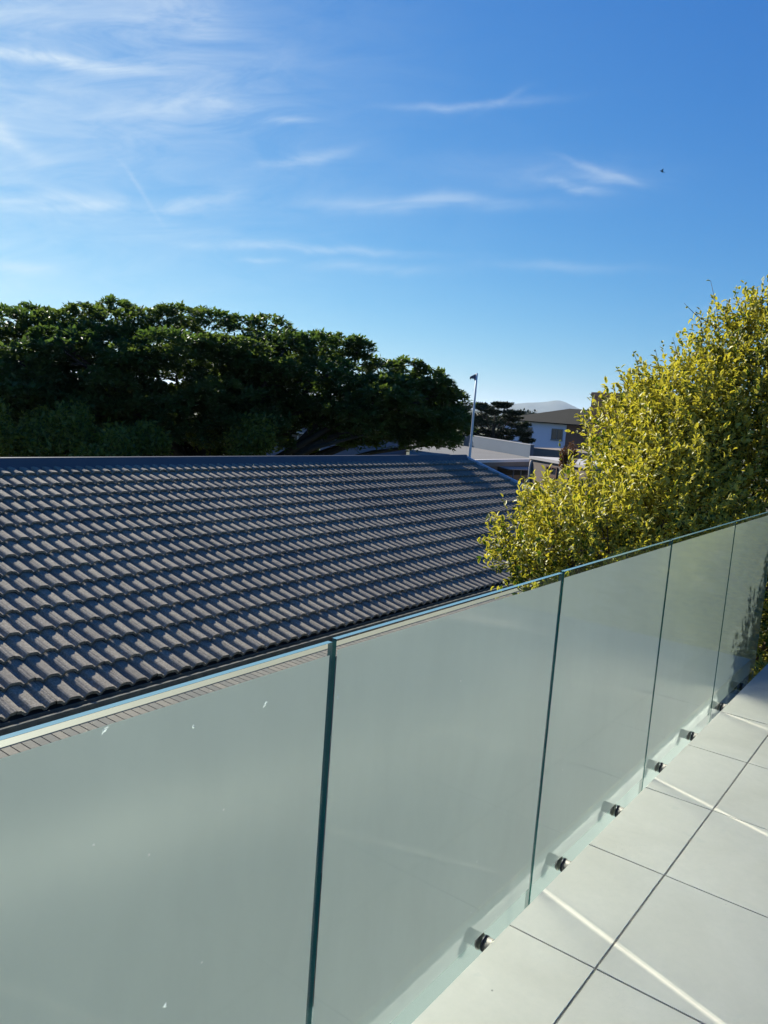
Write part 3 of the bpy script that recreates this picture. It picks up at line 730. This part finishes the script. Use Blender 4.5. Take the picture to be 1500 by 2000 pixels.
# tiled house behind the hedge on the left
L1, L2 = spot(-120, 842, 46), spot(240, 850, 42)
Lb = empty('far_tiled_house', ((L1+L2)/2)[:2].tolist()+[GZ]); tag(Lb, 'house with a grey tiled roof glimpsed through the left of the big tree', 'house')
ol = Vector(Lb.location); wall_prism('wall', L1, L2, GZ, -.9, 6, MAT_BEIGE, Lb)
eL = (L2-L1)[:2]; LL = np.linalg.norm(eL); eL /= LL; nL = np.array([-eL[1], eL[0]])
if nL@(CAM[:2]-L1[:2]) > 0: nL = -nL
def onL(u, back, z): q = L1[:2]+eL*u+nL*back; return (q[0]-ol.x, q[1]-ol.y, z-ol.z)
rl = MB(); rl.add([onL(-.4, -.4, -.88), onL(LL+.4, -.4, -.88), onL(LL+.4, 6.4, -.88), onL(-.4, 6.4, -.88), onL(-.4, 3, .3), onL(LL+.4, 3, .3)], [(0, 1, 5, 4), (2, 3, 4, 5), (1, 2, 5), (3, 0, 4), (0, 3, 2, 1)])
rl.build('roof', simple('grey_far_tiles', (.30, .28, .26, 1), .9, .3, 1.2), Lb)

# ================================================================== VEGETATION
def rand_dirs(n):
    v = RNG.normal(size=(n, 3)); return v/np.linalg.norm(v, axis=1)[:, None]
LEAF6 = dict(v=np.array([(0, 0, 0), (.35, .5, .12), (.75, .36, .10), (1.0, 0, -.06), (.75, -.36, .10), (.35, -.5, .12), (.5, 0, .0)]),
             f=np.array([(0, 6, 1, 1), (1, 6, 2, 2), (2, 6, 3, 3), (3, 6, 4, 4), (4, 6, 5, 5), (5, 6, 0, 0)])[:, :3], e=[.5, 1, 1, 1, 1, 1, 0])
LEAF4 = dict(v=np.array([(0, 0, 0), (.5, .5, .08), (1.0, 0, -.05), (.5, -.5, .08)]), f=np.array([(0, 2, 1), (0, 3, 2)]), e=[.3, .9, .6, .9])
def leaves(name, P, D, Nn, L, Wd, tmpl, mat, parent, origin, rnd=None):
    """P centres, D leaf direction, Nn approx normal, L length, Wd width ratio"""
    D = D/np.linalg.norm(D, axis=1)[:, None]; Sd = np.cross(Nn, D); Sd /= np.linalg.norm(Sd, axis=1)[:, None]+1e-9; Nn = np.cross(D, Sd)
    t = tmpl['v']; n = len(P); k = len(t)
    V = P[:, None, :]-np.array(origin)[None, None, :] + L[:, None, None]*(t[None, :, 0, None]*D[:, None, :] + Wd*t[None, :, 1, None]*Sd[:, None, :] + t[None, :, 2, None]*Nn[:, None, :])
    F = (tmpl['f'][None]+(np.arange(n)*k)[:, None, None]).reshape(-1, tmpl['f'].shape[1])
    rnd = RNG.random(n) if rnd is None else rnd
    return mesh_np(name, V.reshape(-1, 3), F, mat, parent, attrs={'edge': np.tile(tmpl['e'], n), 'rnd': np.repeat(rnd, k)})

# ---- the big dark spreading tree
def big_tree():
    TD = 25.0
    base = spot(430, 800, TD); base[2] = GZ
    root = empty('spreading_tree', base); tag(root, 'huge dark spreading tree behind the tiled roof', 'tree')
    # pads: px, py, depth offset, half width px, half height px
    pads = []
    outline = [(-60, 650, 60, 30), (25, 640, 50, 30), (60, 622, 35, 18), (120, 640, 60, 28), (165, 618, 34, 16), (222, 604, 34, 14), (240, 640, 70, 28), (300, 632, 55, 24), (352, 625, 48, 24), (410, 632, 45, 24),
               (470, 645, 48, 22), (528, 645, 42, 24), (560, 670, 40, 22), (615, 678, 42, 24), (665, 682, 36, 22), (702, 684, 24, 20), (690, 710, 50, 22), (750, 730, 40, 20), (792, 724, 34, 20), (835, 744, 34, 20),
               (866, 760, 28, 17), (855, 778, 24, 12)]
    for (x, y, w_, h_) in outline:
        pads.append((x, y, random.uniform(-1.2, 1.2), w_, h_))
    rr = random.Random(11)
    def top(x):
        xs = [-100, 0, 60, 150, 220, 350, 440, 550, 600, 700, 760, 830, 880]; ys = [640, 640, 625, 625, 610, 618, 640, 645, 672, 675, 718, 735, 762]
        return np.interp(x, xs, ys)
    for k in range(300):
        x = rr.uniform(-110, 860); t_ = top(x)+25
        y = t_+(rr.random()**.85)*(868-t_)
        if x > 760 and y > 800 and rr.random() < .2: continue
        if 530 < x < 650 and y > 840: continue
        off = rr.uniform(-3.2, 3.6)*(1-.35*abs(x-400)/500)
        w_ = rr.uniform(32, 66); h_ = rr.uniform(13, 25)
        pads.append((x, y, off, w_, h_))
    for (x, y) in ((850, 845), (880, 825), (865, 860), (820, 870), (760, 868), (700, 866), (885, 842), (840, 815), (790, 850), (870, 808)):
        pads.append((x, y, rr.uniform(-1, 2), 36, 18))
    P = []; Dd = []; Nn = []; Ls = []; centers = []; rn_ = []
    for (x, y, off, w_, h_) in pads:
        d = TD+off; c = spot(x, y, d); m_px = d/FPX*1.04; rx, rz = w_*m_px, h_*m_px; centers.append((c, rx))
        nclump = int(40+rx*rz*110)
        tone = rr.random()
        for _ in range(nclump):
            v = rand_dirs(1)[0]; 
            if v[2] < -.25 and rr.random() < .7: v[2] *= -1
            r = rr.uniform(.72, 1.08); q = c+np.array([v[0]*rx*r, v[1]*rx*r, v[2]*rz*r*(1 if v[2] > 0 else .6)])
            m = rr.randint(9, 15); dirs = rand_dirs(m)*np.array([1, 1, .45])+np.array([v[0], v[1], .25+max(0, v[2])])*.45
            P.append(q+rand_dirs(m)*.07); Dd.append(dirs); Nn.append(rand_dirs(m)*.55+np.array([0, 0, 1.0])); Ls.append(RNG.uniform(.11, .21, m)); rn_.append(np.clip(RNG.normal(tone, .22, m), 0, 1))
    P = np.concatenate(P); Dd = np.concatenate(Dd); Nn = np.concatenate(Nn); Ls = np.concatenate(Ls); rn_ = np.concatenate(rn_)
    leaves('crown', P, Dd, Nn, Ls, .52, LEAF4, MAT_TREE, root, base, rn_)
    # trunk and limbs
    tr = MB(); o = Vector(tuple(base)); hub = Vector((0, 0, 2.3))
    tr.tube([(0, 0, -.1), (.05, 0, .8), (0, .05, 1.6), hub], [.62, .48, .42, .40], 12)
    tr.build('trunk', MAT_BARK, root, True)
    for k in range(0, len(centers), 5):
        c, rx = centers[k]; e = Vector(tuple(c))-o; e.z -= .1
        mid1 = hub.lerp(e, .35)+Vector((rr.uniform(-.3, .3), rr.uniform(-.3, .3), -.15)); mid2 = hub.lerp(e, .7)+Vector((rr.uniform(-.3, .3), rr.uniform(-.3, .3), .1))
        b = MB(); b.tube([hub+Vector((0, 0, -.25)), mid1, mid2, e], [.17, .12, .075, .03], 8)
        for q in range(5):
            s0 = mid2.lerp(e, rr.random()); s1 = s0+Vector((rr.uniform(-1, 1)*rx, rr.uniform(-1, 1)*rx, rr.uniform(0, .3)))
            b.tube([s0, s0.lerp(s1, .5)+Vector((0, 0, .08)), s1], [.03, .02, .009], 5)
        b.build('branch', MAT_BARK, root, True)
big_tree()

def shrub(name, label, cat, px, py, dist, rx, rz, n, L, mat, trunk_r=.05, tmpl=LEAF4, group=None, lumps=6):
    c = spot(px, py, dist); base = np.array([c[0], c[1], GZ]); root = empty(name, base); tag(root, label, cat, group)
    P = []; rr = random.Random(int(px*7+py))
    cs = [(c+np.array([rr.uniform(-.7, .7)*rx, rr.uniform(-.7, .7)*rx, rr.uniform(-.55, .55)*rz]), rr.uniform(.4, .65)) for _ in range(lumps)]
    per = n//lumps
    for (cc, s_) in cs:
        v = rand_dirs(per); r = RNG.uniform(.6, 1.05, per)[:, None]; P.append(cc+v*r*np.array([rx, rx, rz])*s_)
    P = np.concatenate(P); P[:, 2] = np.maximum(P[:, 2], GZ+.05); D = rand_dirs(len(P)); N_ = rand_dirs(len(P))*.7+np.array([0, 0, .8])
    leaves('foliage', P, D, N_, RNG.uniform(.7, 1.3, len(P))*L*1.5, .5, tmpl, mat, root, base)
    st = MB()
    for (cc, s_) in cs:
        e = cc-base; st.tube([(0, 0, -.05), (e[0]*.4, e[1]*.4, e[2]*.5), tuple(e)], [trunk_r, trunk_r*.6, trunk_r*.2], 6)
    st.build('stem', MAT_BARK, root, True)
    return root
HL = [(30, 858, 21, 'bright green shrub at the far left behind the roof ridge'), (105, 862, 21.5, 'green shrub behind the ridge under the glimpsed tiled roof'), (200, 866, 21, 'dark shrub behind the ridge, third from the left frame edge'), (300, 872, 22, 'low dull shrub behind the ridge left of the tree limbs'),
      (420, 872, 23, 'green shrub behind the ridge right of the bare tree limbs'), (505, 868, 22, 'green shrub behind the ridge left of the blue grey house wall'), (600, 888, 27, 'small yellowish shrub in front of the blue grey house wall')]
for (x, y, d, lab) in HL:
    shrub('garden_shrub', lab, 'shrub', x, y, d, (.9 if x != 600 else .4), (.9 if x != 600 else .35), 5200 if x != 600 else 1500, .09, MAT_SHRUB, group='garden shrubs behind the roof ridge')

# ---- conifer beyond the flat roof
def conifer():
    d = 60.0; base = spot(968, 800, d); base[2] = GZ; root = empty('conifer_tree', base); tag(root, 'dark conifer with layered branches left of the white house', 'tree')
    rr = random.Random(5); P = []; D = []; Ls = []; wood = MB()
    tips = [(905, 800, 20), (934, 793, 15), (948, 800, 16), (975, 792, 15), (988, 793, 13), (962, 806, 20), (1004, 808, 18), (1000, 818, 20), (920, 815, 30), (945, 825, 35), (975, 825, 35), (900, 832, 30), (1010, 832, 22), (925, 845, 36), (960, 848, 40), (995, 846, 32), (1020, 850, 20),
            (890, 850, 28), (905, 856, 28), (1030, 862, 12), (980, 858, 30), (940, 858, 28), (895, 818, 22)]
    for (x, y, w_) in tips:
        off = rr.uniform(-1.2, 1.2); c = spot(x, y, d+off); mp = (d+off)/FPX
        for k in range(13):
            an = rr.uniform(0, 2*math.pi); Lb = w_*mp*rr.uniform(.5, 1.15); up_ = rr.uniform(.05, .35)
            e = c+np.array([math.cos(an)*Lb, math.sin(an)*Lb, Lb*up_]); m = 130
            t_ = RNG.random(m)[:, None]; q = c+(e-c)*t_+rand_dirs(m)*.17*(1.2-t_)
            P.append(q); D.append(rand_dirs(m)*.7+(e-c)/np.linalg.norm(e-c)); Ls.append(RNG.uniform(.13, .26, m))
            wood.tube([tuple(c-base), tuple(e-base)], [.03, .008], 5)
        wood.tube([(0, 0, 2.2+rr.random()*1.5), tuple(c-base)], [.05, .025], 5)
    P = np.concatenate(P); D = np.concatenate(D); leaves('crown', P, D, rand_dirs(len(P))+np.array([0, 0, .5]), np.concatenate(Ls), .34, LEAF4, MAT_CONIFER, root, base)
    t = MB(); t.tube([(0, 0, -.1), (0, 0, 2.5), (0, 0, 5.2)], [.25, .18, .05], 8); t.build('trunk', MAT_BARK, root, True)
    wood.build('branches', MAT_BARK, root, True)
conifer()
shrub('russet_shrub', 'small russet brown bush beside the brick wing of the white house', 'shrub', 1113, 886, 36, .42, .75, 2600, .06, mat_leaf('russet_leaf', (.09, .05, .02, 1), (.22, .10, .03, 1), .8, .2))
shrub('garden_tree', 'low yellowish green tree between the big tree and the flagpole', 'tree', 893, 826, 110, 2.2, 1.4, 3500, .28, MAT_SHRUB, .12)

# ---- distant woodland belts
def woods():
    P = []; rr = random.Random(21)
    for (xa, xb, d, h, n) in ((820, 985, 620, 6, 90), (860, 1000, 380, 4.2, 80), (985, 1040, 520, 9, 26), (-200, 840, 420, 5, 200), (1040, 1600, 500, 6, 130)):
        for k in range(n):
            x = rr.uniform(xa, xb); c = spot(x, 800, d*rr.uniform(.9, 1.15)); hh = h*rr.uniform(.6, 1.15); r = hh*rr.uniform(.45, .7)
            v = rand_dirs(160)*np.array([r, r, hh*.5]); P.append(np.array([c[0], c[1], GZ+hh*.5])+v)
    P = np.concatenate(P); D = rand_dirs(len(P)); ls = RNG.uniform(.9, 2.0, len(P))
    o = leaves('distant_trees', P, D, rand_dirs(len(P)), ls, .8, LEAF4, MAT_CONIFER, None, (0, 0, 0)); tag(o, kind='stuff')
woods()

# ---- the yellow variegated shrub by the balcony
def bush():
    base = np.array([-1.7, 7.3, GZ]); root = empty('variegated_shrub', base); tag(root, 'tall yellow green variegated shrub leaning over the far end of the balustrade', 'shrub')
    rr = random.Random(9)
    L_ = [(985, 1082, 5.4, .17), (1010, 1055, 5.3, .22), (1030, 1100, 5.1, .22), (1060, 1050, 5.2, .32), (1062, 1012, 5.6, .25), (1108, 1025, 5.4, .34), (1110, 1085, 5.0, .30), (1156, 935, 5.8, .32), (1165, 985, 5.4, .38), (1180, 1060, 4.9, .30),
          (1190, 900, 5.8, .38), (1160, 850, 6.2, .26), (1210, 820, 6.2, .36), (1235, 960, 5.4, .40), (1240, 1030, 5.1, .30), (1215, 765, 6.4, .24), (1245, 740, 6.5, .18), (1270, 860, 5.9, .42), (1285, 780, 6.3, .34), (1300, 1000, 5.4, .36),
          (1320, 730, 6.5, .26), (1310, 920, 5.8, .45), (1350, 830, 6.1, .45), (1365, 760, 6.4, .36), (1390, 690, 6.6, .30), (1400, 640, 6.7, .22), (1370, 1000, 5.9, .34), (1385, 910, 6.0, .45), (1430, 840, 6.2, .50), (1440, 740, 6.4, .45),
          (1450, 650, 6.6, .34), (1470, 605, 6.7, .20), (1450, 960, 6.2, .42), (1500, 900, 6.4, .50), (1510, 790, 6.5, .50), (1520, 680, 6.6, .45), (1530, 610, 6.7, .30), (1590, 760, 6.7, .55), (1600, 900, 6.5, .55), (1500, 1080, 6.5, .55), (1560, 1200, 6.5, .6),
          (1400, 1080, 6.3, .5), (1300, 1130, 6.0, .5), (1200, 1180, 5.6, .45), (1100, 1180, 5.5, .35), (1500, 1250, 6.6, .5)]
    L_ = [(x+(86 if 860 < y < 990 and x < 1250 else 42 if 800 < y < 990 and x < 1250 else (18 if x < 1300 else 0)), y+((46 if x < 1400 else 34) if y < 830 else 0), d*1.22, r*(1.0 if rr.random() < .5 else 1.2)) for x, y, d, r in L_]
    # the shrub goes on beyond the right edge of the frame and hugs the end of the glass: world x, y, z, radius
    W_ = [(.25, 7.3, 1.4, .6), (.9, 7.5, 1.6, .65), (1.6, 7.6, 1.4, .65), (.2, 7.4, .3, .65), (.9, 7.5, .4, .7), (1.6, 7.6, .3, .7), (2.3, 7.7, .8, .7), (.6, 7.4, 2.2, .5), (1.3, 7.5, 2.2, .5), (.5, 7.2, -.6, .6), (1.3, 7.3, -.6, .6),  # unseen lumps added right of frame to darken the far panes' reflection
          (-.78, 6.0, .52, .42), (-.72, 5.92, -.05, .42), (-.72, 6.0, -.75, .45), (-.2, 6.25, .45, .42), (.15, 6.3, -.15, .42), (.45, 6.4, .5, .42), (-.25, 6.2, -.5, .42), (.6, 6.5, -.3, .42), (-1.0, 6.3, .2, .4)]
    L_ = [(spot(x, y, d), r) for x, y, d, r in L_]+[(np.array([x, y, z]), r) for x, y, z, r in W_]
    P = []; D = []; N_ = []; Ls = []; R_ = []; cent = []
    for (c, r) in L_:
        cent.append((c, r)); ns = int(24+r*r*600)
        tone = rr.uniform(-.26, .24)
        for _ in range(ns):                      # sprigs: a short twig with leaves along it
            v = rand_dirs(1)[0]; q = c+v*r*(rr.uniform(.6, 1.0) if rr.random() < .95 else rr.uniform(1, 1.3))*np.array([1, 1, 1.1])
            sd = v*.8+np.array([0, 0, .75])+rand_dirs(1)[0]*.5; sd /= np.linalg.norm(sd); m = rr.randint(7, 12); sl_ = rr.uniform(.10, .24)
            t_ = np.linspace(0, 1, m)[:, None]; P.append(q+sd*sl_*t_+rand_dirs(m)*.006)
            D.append(rand_dirs(m)*.75+sd*.7); N_.append(rand_dirs(m)*.5+sd*.6+np.array([0, 0, .4])); Ls.append(RNG.uniform(.038, .068, m)); R_.append(np.clip(RNG.normal(.55+tone+.25*(v[2]), .25, m), 0, 1))
    # long shoots above the outline
    shoots = [((1405, 640, 6.6), (1388, 548, 6.6)), ((1400, 625, 6.6), (1336, 592, 6.6)), ((1372, 640, 6.6), (1362, 612, 6.6)), ((1450, 600, 6.6), (1436, 566, 6.6)), ((1330, 710, 6.4), (1314, 658, 6.4)), ((1290, 735, 6.4), (1280, 682, 6.4)),
              ((1250, 730, 6.4), (1236, 686, 6.4)), ((1230, 745, 6.4), (1205, 718, 6.4)), ((1300, 705, 6.4), (1252, 708, 6.4)), ((1345, 690, 6.5), (1375, 660, 6.5)), ((1490, 600, 6.7), (1478, 575, 6.7)), ((1470, 600, 6.7), (1500, 568, 6.7)), ((1420, 620, 6.6), (1420, 590, 6.6)),
              ((1040, 1000, 5.4), (1003, 985, 5.3)), ((1000, 1040, 5.3), (965, 1008, 5.3)), ((990, 1060, 5.3), (948, 1050, 5.3)), ((990, 1095, 5.2), (956, 1110, 5.2)), ((1100, 900, 5.9), (1092, 862, 5.9)), ((1010, 1060, 5.2), (975, 1020, 5.2)), ((1180, 800, 6.3), (1168, 775, 6.3)), ((1390, 660, 6.6), (1345, 655, 6.6))]
    for (a, b) in shoots:
        A, B = spot(a[0], a[1]+15, a[2]*1.22), spot(b[0], b[1], b[2]*1.22); mid = (A+B)/2+rand_dirs(1)[0]*.03
        tw = MB(); tw.tube([tuple(A-base), tuple(mid-base), tuple(B-base)], [.0045, .0032, .0016], 5); tw.build('shoot', MAT_TWIG, root, True)
        m = 9; t_ = RNG.random(m)[:, None]; ax = (B-A)/np.linalg.norm(B-A); P.append(A+(B-A)*t_); D.append(rand_dirs(m)+ax*.4); N_.append(rand_dirs(m)); Ls.append(RNG.uniform(.032, .05, m)); R_.append(np.full(m, .2))
    P = np.concatenate(P); D = np.concatenate(D); N_ = np.concatenate(N_); Ls = np.concatenate(Ls); R_ = np.concatenate(R_)
    keep = ~((P[:, 0] > -.13) & (P[:, 1] < 5.68) & (P[:, 2] > -3)) ; P, D, N_, Ls, R_ = P[keep], D[keep], N_[keep], Ls[keep], R_[keep]
    # the 300 leaves showing largest (nearest) are objects of their own
    q = P-CAM; dep = q@fw; X_ = 750+FPX*(q@RT)/dep; Y_ = 1000-FPX*(q@UP)/dep
    kz = dep+np.where((X_ < 1500) & (Y_ < 1438-.29*X_), 0, 50)
    order = np.argsort(kz+RNG.random(len(P))*1.2); sel, rest_ = order[:300], order[300:]
    leaves('foliage', P[rest_], D[rest_], N_[rest_], Ls[rest_], .50, LEAF6, MAT_BUSH, root, base, R_[rest_])['kind'] = 'stuff'
    protos = []
    for k in range(6):
        t = LEAF6['v'].copy(); t[:, 1] *= .5
        protos.append(mesh_np('leaf', t, LEAF6['f'], MAT_BUSH, root, attrs={'edge': LEAF6['e'], 'rnd': np.full(7, (k+.5)/6)}))
    for n_, i in enumerate(sel):
        o = protos[n_] if n_ < 6 else link_copy(protos[n_ % 6], 'leaf', parent=root)
        x = Vector(D[i]).normalized(); y = Vector(N_[i]).cross(x).normalized(); z = x.cross(y); s = float(Ls[i])
        o.matrix_local = Matrix(((x.x*s, y.x*s, z.x*s, P[i, 0]-base[0]), (x.y*s, y.y*s, z.y*s, P[i, 1]-base[1]), (x.z*s, y.z*s, z.z*s, P[i, 2]-base[2]), (0, 0, 0, 1)))
    st = MB(); hub = Vector((0, 0, 1.6)); st.tube([(0, 0, -.1), (.02, 0, .8), hub], [.11, .09, .08], 10)
    st.build('trunk', MAT_BARK, root, True)
    br = MB()
    for (c, r) in cent:
        e = Vector(tuple(c-base)); m1 = hub.lerp(e, .5)+Vector((rr.uniform(-.15, .15), rr.uniform(-.15, .15), -.1)); br.tube([hub, m1, e], [.04, .022, .007], 6)
        for k in range(7):
            a = Vector(tuple(rand_dirs(1)[0]))*r*.9; br.tube([e.lerp(m1, .15), e+a*.5+Vector((0, 0, .02)), e+a], [.008, .005, .002], 4)
    br.build('branches', MAT_TWIG, root, True)
bush()

# ---- bird
bc = spot(1293, 335, 45); bird = MB()
S_ = .23
bird.tube([(-.5*S_, 0, 0), (-.25*S_, 0, .02*S_), (.1*S_, 0, .03*S_), (.4*S_, 0, .05*S_), (.55*S_, 0, .03*S_)], [.02*S_, .10*S_, .13*S_, .07*S_, .01*S_], 8)
for s in (1, -1):
    bird.add([(.22*S_, .05*S_*s, .03*S_), (-.15*S_, .05*S_*s, .02*S_), (-.10*S_, .45*S_*s, .28*S_), (.12*S_, .45*S_*s, .30*S_), (-.22*S_, .85*S_*s, .25*S_), (.22*S_, .05*S_*s, .05*S_), (-.15*S_, .05*S_*s, .04*S_)],
             [(0, 1, 2, 3), (3, 2, 4), (5, 3, 2, 6), (0, 5, 6, 1)])
bird.add([(-.45*S_, .02*S_, 0), (-.75*S_, .12*S_, 0), (-.75*S_, -.12*S_, .01*S_), (-.45*S_, -.02*S_, .02*S_)], [(0, 1, 2, 3)])
o = bird.build('bird', simple('black_feathers', (.015, .015, .018, 1), .7), None); o.location = bc; o.rotation_euler = (rad(20), rad(-20), rad(200)); tag(o, 'small dark bird flying high in the blue sky on the right', 'bird')

# ---- air: a closed box of thin haze round everything
hz = MB(); hz.box((-15000, -15000, GZ-1.0), (15000, 15000, 260))
hm = bpy.data.materials.new('thin_haze'); hm.use_nodes = True; hm.node_tree.nodes.clear()
ho = hm.node_tree.nodes.new('ShaderNodeOutputMaterial'); hv = hm.node_tree.nodes.new('ShaderNodeVolumePrincipled')
hv.inputs['Color'].default_value = (.66, .82, 1.0, 1); hv.inputs['Density'].default_value = HAZE_DENSITY; hv.inputs['Anisotropy'].default_value = 0.3
hm.node_tree.links.new(hv.outputs[0], ho.inputs['Volume'])
tag(hz.build('haze', hm), kind='stuff')
